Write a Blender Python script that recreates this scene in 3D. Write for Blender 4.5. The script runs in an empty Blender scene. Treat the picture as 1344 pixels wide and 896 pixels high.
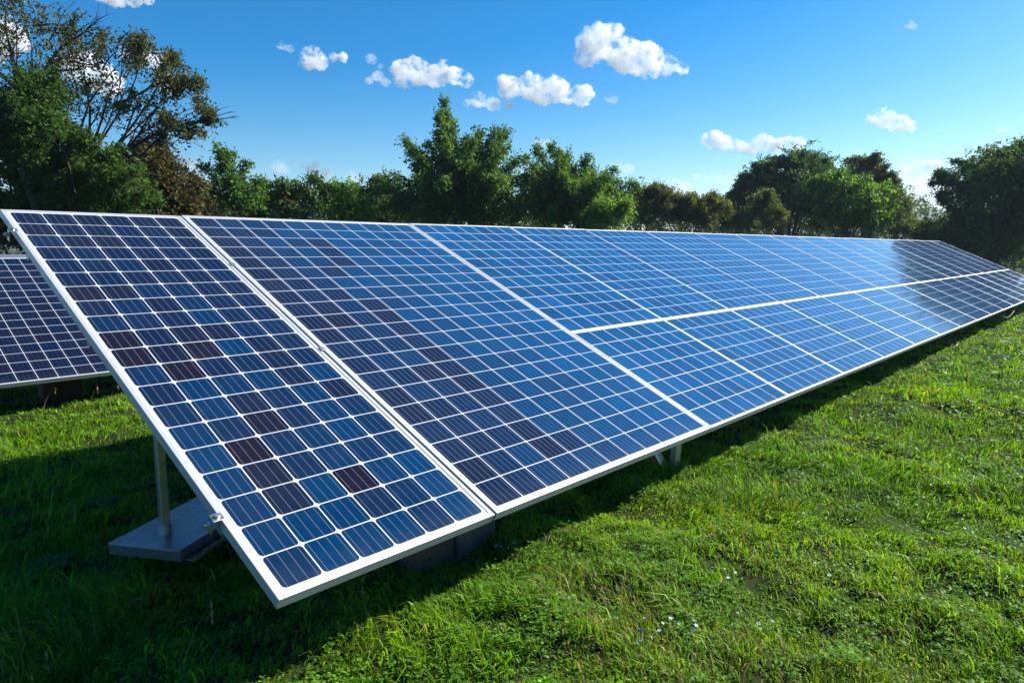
import bpy, math, random
import numpy as np
from mathutils import Vector, Matrix, noise as mnoise
rng = np.random.default_rng(7)
random.seed(7)
SC = bpy.context.scene
COL = SC.collection
R = math.radians

# ------------------------------------------------------------------ camera
EYE = 1.507
FPX = 931.0                      # focal length in photograph pixels (1344 wide)
PITCH = math.atan((448 - 326) / FPX)
cam = bpy.data.cameras.new('camera')
cam.sensor_width = 36.0
cam.lens = FPX / 1344 * 36.0
cam.clip_start = 0.05
cam.clip_end = 30000
co = bpy.data.objects.new('camera', cam)
COL.objects.link(co)
co.location = (0, 0, EYE)
co.rotation_euler = (math.pi / 2 - PITCH, 0, 0)
SC.camera = co

# ------------------------------------------------------------------ light
UD = np.array([0.66893692, 0.74331917, 0.0])        # long direction of the rows
WD = np.array([-UD[1], UD[0], 0.0])                 # horizontal, away from the viewer
TILT = R(24.708)
sh = 1.18 * UD - 0.52 * WD                          # towards the sun, per metre of height
SUN_EL = math.atan(1.0 / math.hypot(sh[0], sh[1]))
SUN_DIR = Vector((sh[0], sh[1], 1.0)).normalized()
w = bpy.data.worlds.new('World')
SC.world = w
w.use_nodes = True
nt = w.node_tree
nt.nodes.clear()
sky = nt.nodes.new('ShaderNodeTexSky')
sky.sky_type = 'NISHITA'
sky.sun_disc = False
sky.sun_elevation = SUN_EL
sky.sun_rotation = math.atan2(sh[0], sh[1])
sky.altitude = 300
sky.air_density = 1.0
sky.dust_density = 0.7
sky.ozone_density = 2.5
hs = nt.nodes.new('ShaderNodeHueSaturation')
hs.inputs['Saturation'].default_value = 1.5
hs.inputs['Hue'].default_value = 0.498
bg = nt.nodes.new('ShaderNodeBackground')
bg.inputs['Strength'].default_value = 0.061
wo = nt.nodes.new('ShaderNodeOutputWorld')
gm = nt.nodes.new('ShaderNodeGamma')                # a deeper zenith against a paler horizon
gm.inputs['Gamma'].default_value = 1.18
nt.links.new(sky.outputs[0], gm.inputs['Color'])
nt.links.new(gm.outputs[0], hs.inputs['Color'])
nt.links.new(hs.outputs[0], bg.inputs['Color'])
nt.links.new(bg.outputs[0], wo.inputs['Surface'])
sl = bpy.data.lights.new('sun', 'SUN')
sl.energy = 4.8
sl.angle = R(0.53)
sl.color = (1.0, 0.95, 0.87)
so = bpy.data.objects.new('sun', sl)
COL.objects.link(so)
so.location = (40, 0, 40)
so.rotation_euler = SUN_DIR.to_track_quat('Z', 'Y').to_euler()
SC.view_settings.view_transform = 'Standard'
SC.view_settings.look = 'None'
SC.view_settings.exposure = 0.90
SC.view_settings.gamma = 1.0
SC.view_settings.use_curve_mapping = False
cy = SC.cycles
cy.max_bounces = 48
cy.diffuse_bounces = 0
cy.glossy_bounces = 3
cy.transmission_bounces = 4
cy.transparent_max_bounces = 8
cy.volume_bounces = 40
cy.use_denoising = True
try:
    cy.denoiser = 'OPENIMAGEDENOISE'
    cy.denoising_input_passes = 'RGB_ALBEDO_NORMAL'
except Exception:
    pass

# ------------------------------------------------------------------ helpers
def setprops(o, label=None, cat=None, group=None, kind=None):
    if label: o['label'] = label
    if cat: o['category'] = cat
    if group: o['group'] = group
    if kind: o['kind'] = kind
    return o

def link(o, parent=None):
    COL.objects.link(o)
    if parent is not None:
        o.parent = parent
    return o

def empty(name, loc, label, cat, group=None, rz=0.0):
    o = bpy.data.objects.new(name, None)
    o.empty_display_size = 0.2
    o.location = loc
    o.rotation_euler = (0, 0, rz)
    return setprops(link(o), label, cat, group)

def mesh_obj(name, verts, faces, mats, parent=None, smooth=False, loc=None, midx=None):
    me = bpy.data.meshes.new(name)
    me.from_pydata([tuple(v) for v in verts], [], faces)
    for m in (mats if isinstance(mats, (list, tuple)) else [mats]):
        me.materials.append(m)
    if smooth:
        me.polygons.foreach_set('use_smooth', [True] * len(me.polygons))
    if midx is not None:
        me.polygons.foreach_set('material_index', midx)
    me.update()
    o = bpy.data.objects.new(name, me)
    if loc is not None:
        o.location = loc
    return link(o, parent)

def np_mesh(name, V, loops, starts, totals, mat, cols=None, smooth=False):
    """Fast mesh out of numpy arrays."""
    me = bpy.data.meshes.new(name)
    me.vertices.add(len(V))
    me.vertices.foreach_set('co', V.astype(np.float32).ravel())
    me.loops.add(len(loops))
    me.loops.foreach_set('vertex_index', loops.astype(np.int32).ravel())
    me.polygons.add(len(starts))
    me.polygons.foreach_set('loop_start', starts.astype(np.int32))
    me.polygons.foreach_set('loop_total', totals.astype(np.int32))
    if smooth:
        me.polygons.foreach_set('use_smooth', np.ones(len(starts), bool))
    if cols is not None:
        a = me.attributes.new('tint', 'FLOAT_COLOR', 'POINT')
        c4 = np.ones((len(V), 4), np.float32)
        c4[:, :3] = cols
        a.data.foreach_set('color', c4.ravel())
    me.materials.append(mat)
    me.update(calc_edges=True)
    return me

class MB:
    """Collects boxes, bars and tubes for one mesh."""
    def __init__(s):
        s.v = []; s.f = []; s.m = []
    def add(s, V, F, mi=0):
        b = len(s.v)
        s.v += [tuple(p) for p in V]
        s.f += [tuple(i + b for i in f) for f in F]
        s.m += [mi] * len(F)
    def hexa(s, P, mi=0):
        s.add(P, [(0, 3, 2, 1), (4, 5, 6, 7), (0, 1, 5, 4), (1, 2, 6, 5), (2, 3, 7, 6), (3, 0, 4, 7)], mi)
    def box(s, lo, hi, xf=None, mi=0):
        x0, y0, z0 = lo; x1, y1, z1 = hi
        P = [(x0, y0, z0), (x1, y0, z0), (x1, y1, z0), (x0, y1, z0), (x0, y0, z1), (x1, y0, z1), (x1, y1, z1), (x0, y1, z1)]
        if xf: P = [xf(*p) for p in P]
        s.hexa(P, mi)
    def tube(s, pts, rad, n=8, mi=0, cap=True):
        pts = [Vector(p) for p in pts]
        if not hasattr(rad, '__len__'): rad = [rad] * len(pts)
        V = []; F = []
        prev = None
        for i, p in enumerate(pts):
            t = (pts[min(i + 1, len(pts) - 1)] - pts[max(i - 1, 0)]).normalized()
            if prev is None:
                a = t.cross(Vector((0.3, 0.2, 1)) if abs(t.z) < 0.9 else Vector((1, 0, 0))).normalized()
            else:
                a = (prev - t * prev.dot(t)).normalized()
            prev = a
            b = t.cross(a)
            for k in range(n):
                an = 2 * math.pi * k / n
                V.append(p + (a * math.cos(an) + b * math.sin(an)) * rad[i])
        for i in range(len(pts) - 1):
            for k in range(n):
                F.append((i * n + k, i * n + (k + 1) % n, (i + 1) * n + (k + 1) % n, (i + 1) * n + k))
        if cap:
            F.append(tuple(range(n))[::-1])
            F.append(tuple((len(pts) - 1) * n + k for k in range(n)))
        s.add(V, F, mi)
    def build(s, name, mats, parent=None, smooth=False, loc=None):
        return mesh_obj(name, s.v, s.f, mats, parent, smooth, loc, s.m)

def bevel(o, width, seg=2):
    m = o.modifiers.new('bevel', 'BEVEL')
    m.width = width; m.segments = seg; m.limit_method = 'ANGLE'
    return o

def ray(x, y):
    """Direction through a photograph pixel, as a world vector whose forward part is 1."""
    cp, sp = math.cos(PITCH), math.sin(PITCH)
    rx, ru = (x - 672) / FPX, -(y - 448) / FPX
    d = np.array([rx, cp + ru * sp, -sp + ru * cp])
    return d / d[1]
def at_depth(x, y, d):
    return np.array([0, 0, EYE]) + ray(x, y) * d
def on_ground(x, y, z=0.0):
    r = ray(x, y)
    return np.array([0, 0, EYE]) + r * ((z - EYE) / r[2])

# value noise ---------------------------------------------------------
def vnoise(x, y, scale, seed):
    ca, sa = math.cos(seed * 1.37 + 0.4), math.sin(seed * 1.37 + 0.4)
    x = np.asarray(x, float); y = np.asarray(y, float)
    x, y = (x * ca - y * sa) / scale + seed * 3.1, (x * sa + y * ca) / scale
    xi = np.floor(x).astype(np.int64); yi = np.floor(y).astype(np.int64)
    fx = x - xi; fy = y - yi
    fx = fx * fx * (3 - 2 * fx); fy = fy * fy * (3 - 2 * fy)
    def h(a, b):
        n = (a * 374761393 + b * 668265263 + seed * 974634777) & 0x7fffffff
        n = ((n ^ (n >> 13)) * 1274126177) & 0x7fffffff
        n = n ^ (n >> 16)
        return (n & 0xffff) / 65535.0
    return (h(xi, yi) * (1 - fx) * (1 - fy) + h(xi + 1, yi) * fx * (1 - fy)
            + h(xi, yi + 1) * (1 - fx) * fy + h(xi + 1, yi + 1) * fx * fy)

def terrain(x, y):
    x = np.asarray(x, float); y = np.asarray(y, float)
    r = np.hypot(x, y)
    fade = 1 / (1 + (r / 60.0) ** 2)
    h = (vnoise(x, y, 2.3, 1) - 0.5) * 0.10 + (vnoise(x, y, 0.55, 2) - 0.5) * 0.07 + (vnoise(x, y, 0.23, 3) - 0.5) * 0.075
    return h * fade

# ------------------------------------------------------------------ materials
def mat(name):
    m = bpy.data.materials.new(name)
    m.use_nodes = True
    return m, m.node_tree, m.node_tree.nodes['Principled BSDF']

def N(t, kind, **kw):
    n = t.nodes.new(kind)
    for k, v in kw.items():
        setattr(n, k, v)
    return n
def M(t, op, a, b=None, c=None):
    n = t.nodes.new('ShaderNodeMath'); n.operation = op
    for i, s in enumerate((a, b, c)):
        if s is None: continue
        if isinstance(s, (int, float)): n.inputs[i].default_value = s
        else: t.links.new(s, n.inputs[i])
    return n.outputs[0]
def mixc(t, f, a, b):
    n = t.nodes.new('ShaderNodeMix'); n.data_type = 'RGBA'
    for s, i in ((f, 0), (a, 6), (b, 7)):
        if isinstance(s, (int, float)): n.inputs[i].default_value = s
        elif isinstance(s, tuple): n.inputs[i].default_value = (*s, 1)
        else: t.links.new(s, n.inputs[i])
    return n.outputs[2]
def noise(t, vec, scale, detail=4, rough=0.55):
    n = t.nodes.new('ShaderNodeTexNoise')
    n.inputs['Scale'].default_value = scale; n.inputs['Detail'].default_value = detail; n.inputs['Roughness'].default_value = rough
    if vec is not None: t.links.new(vec, n.inputs['Vector'])
    return n.outputs['Fac']
def ramp(t, f, lo, hi):
    n = t.nodes.new('ShaderNodeMapRange')
    t.links.new(f, n.inputs[0]); n.inputs[1].default_value = lo; n.inputs[2].default_value = hi
    return n.outputs[0]

def metal(name, col, rough, metallic=1.0, dirt=0.25, scale=9.0):
    m, t, p = mat(name)
    tc = N(t, 'ShaderNodeTexCoord').outputs['Object']
    f = ramp(t, noise(t, tc, scale, 6, 0.65), 0.35, 0.75)
    t.links.new(mixc(t, f, col, tuple(c * (1 - dirt) for c in col)), p.inputs['Base Color'])
    p.inputs['Metallic'].default_value = metallic
    rr = N(t, 'ShaderNodeMapRange'); t.links.new(f, rr.inputs[0]); rr.inputs[3].default_value = rough; rr.inputs[4].default_value = min(1, rough + 0.2)
    t.links.new(rr.outputs[0], p.inputs['Roughness'])
    return m
M_FRAME = metal('anodised_frame', (0.72, 0.73, 0.73), 0.38, 0.5, 0.2, 5.0)
M_STEEL = metal('galvanised_steel', (0.55, 0.57, 0.58), 0.3, 0.8, 0.35, 14.0)
M_PLATE = metal('steel_plate', (0.44, 0.46, 0.50), 0.22, 0.8, 0.45, 7.0)
M_BOLT = metal('bolt_steel', (0.65, 0.65, 0.64), 0.3, 1.0, 0.3, 60.0)
M_BLACK, _t, _p = mat('black_rubber'); _p.inputs['Base Color'].default_value = (0.02, 0.02, 0.02, 1); _p.inputs['Roughness'].default_value = 0.5

def cell_material(name, gap, corner, bars, barw, barmix=0.45):
    m, t, p = mat(name)
    uv = N(t, 'ShaderNodeUVMap', uv_map='cells').outputs[0]
    sp = N(t, 'ShaderNodeSeparateXYZ'); t.links.new(uv, sp.inputs[0])
    U, V = sp.outputs[0], sp.outputs[1]
    fu = M(t, 'FRACT', U); fv = M(t, 'FRACT', V)
    pu = M(t, 'ABSOLUTE', M(t, 'SUBTRACT', fu, 0.5)); pv = M(t, 'ABSOLUTE', M(t, 'SUBTRACT', fv, 0.5))
    a = 0.5 - gap - corner
    du = M(t, 'MAXIMUM', M(t, 'SUBTRACT', pu, a), 0.0); dv = M(t, 'MAXIMUM', M(t, 'SUBTRACT', pv, a), 0.0)
    # 45 degree chamfer blended with a round one: the clipped corner of a wafer
    d = M(t, 'SQRT', M(t, 'ADD', M(t, 'MULTIPLY', du, du), M(t, 'MULTIPLY', dv, dv)))
    cell = M(t, 'LESS_THAN', d, corner)
    at = N(t, 'ShaderNodeAttribute', attribute_name='tone')
    tone = N(t, 'ShaderNodeSeparateColor'); t.links.new(at.outputs['Color'], tone.inputs[0])
    brown, val, inside = tone.outputs[0], tone.outputs[1], tone.outputs[2]
    cell = M(t, 'MULTIPLY', cell, inside)
    fb = M(t, 'FRACT', M(t, 'MULTIPLY', fu, float(bars)))
    bar = M(t, 'LESS_THAN', M(t, 'ABSOLUTE', M(t, 'SUBTRACT', fb, 0.5)), barw)
    # crystal grain inside each wafer
    mp = N(t, 'ShaderNodeMapping'); mp.inputs['Scale'].default_value = (1.0, 0.6, 1.0); t.links.new(uv, mp.inputs[0])
    grain = noise(t, mp.outputs[0], 5.0, 5, 0.6)
    blue = mixc(t, val, (0.0018, 0.008, 0.030), (0.0002, 0.088, 0.240))
    base = mixc(t, brown, blue, (0.0105, 0.0065, 0.0115))
    base = mixc(t, M(t, 'MULTIPLY', ramp(t, grain, 0.3, 0.8), 0.35), base, (0.002, 0.006, 0.03))
    base = mixc(t, M(t, 'MULTIPLY', bar, barmix), base, (0.42, 0.45, 0.50))
    col = mixc(t, cell, (0.54, 0.56, 0.59), base)
    # a little dust, thicker near the lower rim
    tc = N(t, 'ShaderNodeTexCoord').outputs['Object']
    dust = ramp(t, noise(t, tc, 1.7, 7, 0.7), 0.48, 0.9)
    col = mixc(t, M(t, 'MULTIPLY', dust, 0.03), col, (0.35, 0.34, 0.30))
    low = M(t, 'MULTIPLY', M(t, 'SUBTRACT', 1.0, ramp(t, V, 0.0, 0.7)), ramp(t, noise(t, tc, 9.0, 6, 0.7), 0.35, 0.75))
    col = mixc(t, M(t, 'MULTIPLY', low, 0.09), col, (0.30, 0.28, 0.23))
    t.links.new(col, p.inputs['Base Color'])
    rr = N(t, 'ShaderNodeMapRange'); t.links.new(dust, rr.inputs[0]); rr.inputs[3].default_value = 0.07; rr.inputs[4].default_value = 0.20
    t.links.new(rr.outputs[0], p.inputs['Roughness'])
    p.inputs['IOR'].default_value = 1.40
    b = N(t, 'ShaderNodeBump'); b.inputs['Strength'].default_value = 0.02; b.inputs['Distance'].default_value = 0.02
    t.links.new(noise(t, tc, 2.2, 3, 0.5), b.inputs['Height']); t.links.new(b.outputs[0], p.inputs['Normal'])
    return m
M_CELL_A = cell_material('monocrystalline_cells', 0.017, 0.11, 4, 0.022, 0.36)
M_CELL_B = cell_material('monocrystalline_cells_fine', 0.018, 0.05, 5, 0.028, 0.36)
M_CELL_C = cell_material('polycrystalline_cells', 0.021, 0.03, 4, 0.032, 0.3)
M_CELL_D = cell_material('navy_cells', 0.017, 0.04, 4, 0.02, 0.12)
M_BACK, _t, _p = mat('backsheet'); _p.inputs['Base Color'].default_value = (0.6, 0.6, 0.6, 1); _p.inputs['Roughness'].default_value = 0.6

def leaf_material(name, transl=0.35, rough=0.5, spec=0.3):
    m, t, p = mat(name)
    at = N(t, 'ShaderNodeAttribute', attribute_name='tint').outputs['Color']
    t.links.new(at, p.inputs['Base Color'])
    p.inputs['Roughness'].default_value = rough
    p.inputs['Specular IOR Level'].default_value = spec
    tr = N(t, 'ShaderNodeBsdfTranslucent')
    mu = N(t, 'ShaderNodeMix', data_type='RGBA', blend_type='MULTIPLY'); mu.inputs[0].default_value = 1
    t.links.new(at, mu.inputs[6]); mu.inputs[7].default_value = (1.5, 1.5, 0.6, 1)
    t.links.new(mu.outputs[2], tr.inputs[0])
    mx = N(t, 'ShaderNodeMixShader'); mx.inputs[0].default_value = transl
    t.links.new(p.outputs[0], mx.inputs[1]); t.links.new(tr.outputs[0], mx.inputs[2])
    t.links.new(mx.outputs[0], t.nodes['Material Output'].inputs[0])
    return m
M_LEAF = leaf_material('leaves', 0.42, 0.55, 0.2)
M_GRASS = leaf_material('grass_blades', 0.4, 0.5, 0.2)
M_DRY = leaf_material('dry_stalks', 0.15, 0.7, 0.2)

def bark_material(name, a, b):
    m, t, p = mat(name)
    tc = N(t, 'ShaderNodeTexCoord').outputs['Object']
    mp = N(t, 'ShaderNodeMapping'); mp.inputs['Scale'].default_value = (1, 1, 0.25); t.links.new(tc, mp.inputs[0])
    f = noise(t, mp.outputs[0], 14, 6, 0.65)
    t.links.new(mixc(t, ramp(t, f, 0.3, 0.7), a, b), p.inputs['Base Color'])
    p.inputs['Roughness'].default_value = 0.9
    bu = N(t, 'ShaderNodeBump'); bu.inputs['Strength'].default_value = 0.6; bu.inputs['Distance'].default_value = 0.03
    t.links.new(f, bu.inputs['Height']); t.links.new(bu.outputs[0], p.inputs['Normal'])
    return m
M_BARK = bark_material('bark', (0.05, 0.035, 0.022), (0.13, 0.10, 0.075))
M_WOOD = bark_material('weathered_wood', (0.06, 0.035, 0.02), (0.12, 0.075, 0.045))

def block_material(name, a, b):
    m, t, p = mat(name)
    tc = N(t, 'ShaderNodeTexCoord').outputs['Object']
    f = noise(t, tc, 22, 8, 0.7); g = noise(t, tc, 3.5, 4, 0.6)
    c = mixc(t, ramp(t, f, 0.3, 0.75), a, b)
    c = mixc(t, ramp(t, g, 0.5, 0.75), c, (0.05, 0.05, 0.03))
    t.links.new(c, p.inputs['Base Color']); p.inputs['Roughness'].default_value = 0.92
    bu = N(t, 'ShaderNodeBump'); bu.inputs['Strength'].default_value = 0.5; bu.inputs['Distance'].default_value = 0.01
    t.links.new(f, bu.inputs['Height']); t.links.new(bu.outputs[0], p.inputs['Normal'])
    return m
M_BRICK = block_material('reddish_block', (0.11, 0.062, 0.038), (0.17, 0.10, 0.062))
M_CONC = block_material('grey_block', (0.09, 0.075, 0.058), (0.15, 0.13, 0.105))

def ground_material():
    m, t, p = mat('soil_and_moss')
    tc = N(t, 'ShaderNodeTexCoord').outputs['Object']
    f = noise(t, tc, 1.3, 8, 0.6); g = noise(t, tc, 9.0, 6, 0.7)
    c = mixc(t, ramp(t, f, 0.35, 0.65), (0.022, 0.040, 0.008), (0.035, 0.055, 0.012))
    c = mixc(t, ramp(t, g, 0.45, 0.8), c, (0.035, 0.03, 0.015))
    t.links.new(c, p.inputs['Base Color']); p.inputs['Roughness'].default_value = 0.95
    p.inputs['Specular IOR Level'].default_value = 0.1
    return m
M_GROUND = ground_material()

# ------------------------------------------------------------------ ground
def axis(lo, hi, step, far):
    a = list(np.arange(lo, hi + 1e-6, step))
    d = step; x = hi
    up = []
    while x < far:
        d *= 1.35; x += d; up.append(x)
    d = step; x = lo; dn = []
    while x > -far:
        d *= 1.35; x -= d; dn.append(x)
    return np.array(dn[::-1] + a + up)
gx = axis(-9, 16, 0.085, 9000); gy = axis(0.5, 18, 0.085, 9000)
GX, GY = np.meshgrid(gx, gy)
GV = np.stack([GX, GY, terrain(GX, GY)], -1).reshape(-1, 3)
nx, ny = len(gx), len(gy)
ii = (np.arange(ny - 1)[:, None] * nx + np.arange(nx - 1)[None, :]).ravel()
quads = np.stack([ii, ii + 1, ii + nx + 1, ii + nx], 1)
me = np_mesh('ground', GV, quads.ravel(), np.arange(len(quads)) * 4, np.full(len(quads), 4), M_GROUND, smooth=True)
ground = link(bpy.data.objects.new('ground', me))
setprops(ground, kind='structure')

# distant ridge
hx = np.linspace(-1300, 1700, 140)
hv = []; hf = []
for i, x in enumerate(hx):
    hgt = 12 + 20 * vnoise(x, 0, 450, 5) + 8 * vnoise(x, 0, 110, 6) + 22 * math.exp(-((x - 520) / 120) ** 2)
    for j, (yy, k) in enumerate(((760, 0.0), (810, 0.55), (850, 0.85), (880, 1.0), (980, 0.6), (1100, 0.0))):
        hv.append((x, yy + 30 * vnoise(x, j * 150, 150, 8), -2 + hgt * k * (0.9 + 0.2 * vnoise(x, j * 150, 60, 9))))
for i in range(len(hx) - 1):
    for j in range(5):
        a = i * 6 + j
        hf.append((a, a + 6, a + 7, a + 1))
M_HILL, t, p = mat('wooded_hill')
tc = N(t, 'ShaderNodeTexCoord').outputs['Object']
t.links.new(mixc(t, noise(t, tc, 0.02, 6, 0.6), (0.04, 0.07, 0.03), (0.09, 0.11, 0.05)), p.inputs['Base Color'])
p.inputs['Roughness'].default_value = 1.0
setprops(mesh_obj('hills', hv, hf, M_HILL, smooth=True), kind='structure')


# ------------------------------------------------------------------ air
HZ = MB(); HZ.box((-1500, -40, -4.0), (1900, 1250, 58.0))
m = bpy.data.materials.new('haze'); m.use_nodes = True
t = m.node_tree; t.nodes.clear()
o_ = N(t, 'ShaderNodeOutputMaterial'); v_ = N(t, 'ShaderNodeVolumePrincipled')
v_.inputs['Color'].default_value = (0.70, 0.85, 1.0, 1); v_.inputs['Density'].default_value = 0.0004; v_.inputs['Anisotropy'].default_value = 0.2
t.links.new(v_.outputs[0], o_.inputs['Volume'])
m.cycles.homogeneous_volume = True
setprops(HZ.build('haze', m), 'thin blue air between the camera and the far hill', 'haze', kind='stuff')

# ------------------------------------------------------------------ clouds
def cloud_material(name, dens, cut, scale):
    m = bpy.data.materials.new(name); m.use_nodes = True
    t = m.node_tree; t.nodes.clear()
    o = N(t, 'ShaderNodeOutputMaterial'); v = N(t, 'ShaderNodeVolumePrincipled')
    v.inputs['Color'].default_value = (1.0, 1.0, 1.0, 1); v.inputs['Anisotropy'].default_value = 0.1
    tc = N(t, 'ShaderNodeTexCoord').outputs['Object']
    f = noise(t, tc, scale, 8, 0.72)
    d = M(t, 'MULTIPLY', M(t, 'MAXIMUM', M(t, 'SUBTRACT', f, cut), 0.0), dens / (0.62 - cut))
    t.links.new(d, v.inputs['Density']); t.links.new(v.outputs[0], o.inputs['Volume'])
    m.cycles.volume_step_rate = 1.0
    return m
M_CLOUD = cloud_material('cloud', 0.065, 0.47, 0.020)
M_WISP = cloud_material('thin_cloud', 0.034, 0.45, 0.018)
CLD = 2600.0
CLOUDS = [
 ('large puffy cloud high in the middle right of the sky', [(785, 58, 24), (800, 48, 17), (822, 72, 22), (848, 80, 22), (875, 88, 12), (896, 90, 9), (770, 74, 14), (862, 78, 12), (785, 40, 11)], 0),
 ('wide flat bottomed cloud above the spired tree, right of two more', [(670, 116, 15), (698, 114, 17), (728, 118, 17), (764, 126, 14), (712, 128, 11), (660, 106, 8), (745, 128, 10)], 0),
 ('heaped cloud with a trailing right end, left of the wide flat bottomed one', [(545, 94, 18), (526, 92, 12), (570, 100, 15), (596, 100, 12), (612, 106, 9), (582, 88, 8), (530, 104, 12)], 0),
 ('small torn scrap of cloud just left of the heaped one', [(487, 78, 7), (496, 100, 7), (484, 106, 5), (500, 88, 4), (506, 108, 6)], 1),
 ('narrow flat cloud just above the tip of the spired tree', [(628, 131, 10), (648, 137, 9), (668, 139, 6), (612, 135, 5)], 0),
 ('small round cloud in the upper left sky with a wisp on its right', [(410, 76, 14), (402, 84, 9), (420, 82, 10), (438, 76, 6), (450, 76, 6)], 0),
 ('tiny faint wisp of cloud left of the small round cloud', [(368, 60, 5), (381, 64, 5), (374, 62, 4)], 1),
 ('cloud cut off by the top edge of the picture at the left', [(150, -6, 14), (175, -4, 12), (195, -2, 8), (130, -8, 10)], 0),
 ('white cloud low at the left just right of the bare boughs', [(240, 212, 11), (255, 216, 9), (230, 208, 8), (265, 221, 6)], 0),
 ('small pale cloud over the feathery tree', [(365, 218, 9), (375, 222, 6)], 1),
 ('slanting cloud over the tree with the reddish patch', [(398, 213, 7), (412, 221, 10), (428, 228, 8)], 0),
 ('faint cloud low above the bright green shrub', [(460, 231, 7), (468, 236, 6)], 1),
 ('long low cloud above the right hand group of trees', [(936, 184, 13), (950, 188, 11), (963, 191, 10), (976, 192, 10), (988, 192, 10), (1000, 186, 11), (1010, 191, 10), (1022, 192, 10), (1034, 190, 11), (1045, 190, 10)], 0),
 ('compact cloud with a grey underside in the right hand sky', [(1160, 155, 13), (1180, 163, 12), (1142, 156, 7), (1194, 166, 8), (1152, 150, 8)], 0),
 ('tiny slanting cloud right of the spreading tree', [(810, 215, 6), (824, 222, 7)], 0),
 ('hazy white cloud low over the hedge', [(876, 243, 9), (886, 246, 12), (898, 252, 12), (908, 258, 9)], 1),
 ('long thin streak of cloud over the hedge', [(915, 232, 5), (924, 232, 5), (932, 232, 6), (941, 234, 6), (950, 236, 6), (959, 238, 6), (968, 239, 5)], 1),
 ('bright cloud low in the gap left of the broad dark tree', [(1195, 217, 10), (1212, 217, 9), (1226, 216, 8), (1180, 232, 10)], 0),
 ('broad hazy bank of cloud low over the distant hill', [(1175, 240, 14), (1200, 255, 22), (1225, 250, 20), (1190, 270, 16), (1222, 272, 14), (1250, 255, 20)], 1),
 ('speck of cloud alone high at the upper right', [(1193, 32, 5), (1199, 35, 4)], 1),
 ('tiny cloud above the broad dark tree near the right edge', [(1312, 169, 5), (1319, 171, 4)], 1),
 ('tiny torn cloud just right of the wide flat bottomed one', [(800, 128, 6), (806, 131, 5)], 1),
 ('tiny thin cloud above the spreading tree', [(708, 186, 6), (718, 188, 6)], 1),
 ('white cloud seen through the thin leaved tree', [(120, 95, 24), (140, 108, 18), (95, 88, 18), (200, 80, 14), (165, 70, 10), (215, 108, 14)], 0),
 ('white cloud at the left edge behind the boughs', [(8, 45, 22), (22, 58, 14), (-12, 60, 20)], 0),
]
import bmesh
def ico(sub):
    bm = bmesh.new(); bmesh.ops.create_icosphere(bm, subdivisions=sub, radius=1.0)
    V = np.array([v.co[:] for v in bm.verts]); F = [tuple(v.index for v in f.verts) for f in bm.faces]; bm.free()
    return V, F
ICO = ico(2)
for ci, (lab, blobs, kind_) in enumerate(CLOUDS):
    dd = CLD * random.uniform(0.92, 1.08)
    k = dd / FPX
    c0 = np.mean([at_depth(x, y, dd) for x, y, r in blobs], axis=0)
    V = []; F = []
    for (x, y, r) in blobs:
        r = r * 1.12
        cs_ = [(at_depth(x, y, dd) - c0, r * k)]
        for _ in range(7):
            dv = rng.normal(size=3); dv /= np.linalg.norm(dv); dv[2] = abs(dv[2]) * 0.9 - 0.15; dv[1] *= 0.8
            cs_.append((cs_[0][0] + dv * r * k * 0.75, r * k * random.uniform(0.28, 0.5)))
        for c, rr in cs_:
            b = len(V); V += [tuple(q) for q in (ICO[0] * rr * np.array([1.08, 1.1, 0.92]) + c)]; F += [tuple(i + b for i in f) for f in ICO[1]]
    me = bpy.data.meshes.new('cloud'); me.from_pydata(V, [], F); me.update()
    tmp = bpy.data.objects.new('tmp', me); COL.objects.link(tmp)
    rm = tmp.modifiers.new('r', 'REMESH'); rm.mode = 'VOXEL'; rm.voxel_size = 1.3 * k if max(b[2] for b in blobs) > 9 else 0.8 * k
    dg = bpy.context.evaluated_depsgraph_get()
    m2 = bpy.data.meshes.new_from_object(tmp.evaluated_get(dg))
    bpy.data.objects.remove(tmp)
    nv = len(m2.vertices)
    P_ = np.empty(nv * 3); m2.vertices.foreach_get('co', P_); P_ = P_.reshape(-1, 3)
    Nn = np.array([v.normal[:] for v in m2.vertices])
    big = max(b[2] for b in blobs) * k
    dsp = np.zeros(nv)
    for fr_, am in ((0.55, 0.30), (0.25, 0.17), (0.11, 0.085)):
        L_ = big * fr_
        dsp += am * big * np.array([abs(mnoise.noise((p[0] / L_ + ci * 7, p[1] / L_, p[2] / L_))) for p in P_]) - am * big * 0.25
    P_ += Nn * dsp[:, None]
    m2.vertices.foreach_set('co', P_.ravel()); m2.update()
    m2.materials.clear(); m2.materials.append((M_CLOUD, M_WISP)[kind_])
    o = link(bpy.data.objects.new('cloud', m2)); o.location = tuple(c0)
    setprops(o, lab, 'cloud')

# ------------------------------------------------------------------ solar arrays
S = 2.3
B0 = np.array([-0.32975295, 0.94379326, 0.0]) * S     # plumb foot of the near lower corner
ZB = EYE - 0.494164 * S                               # height of the lower edge
CT, ST = math.cos(TILT), math.sin(TILT)
ROT = math.atan2(UD[1], UD[0])
FD = 0.042                                            # frame depth

def slope(a, b, c, zb):
    """Along the row, up the slope, out of the slope -> array coordinates."""
    return (a, b * CT - c * ST, zb + b * ST + c * CT)

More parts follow.
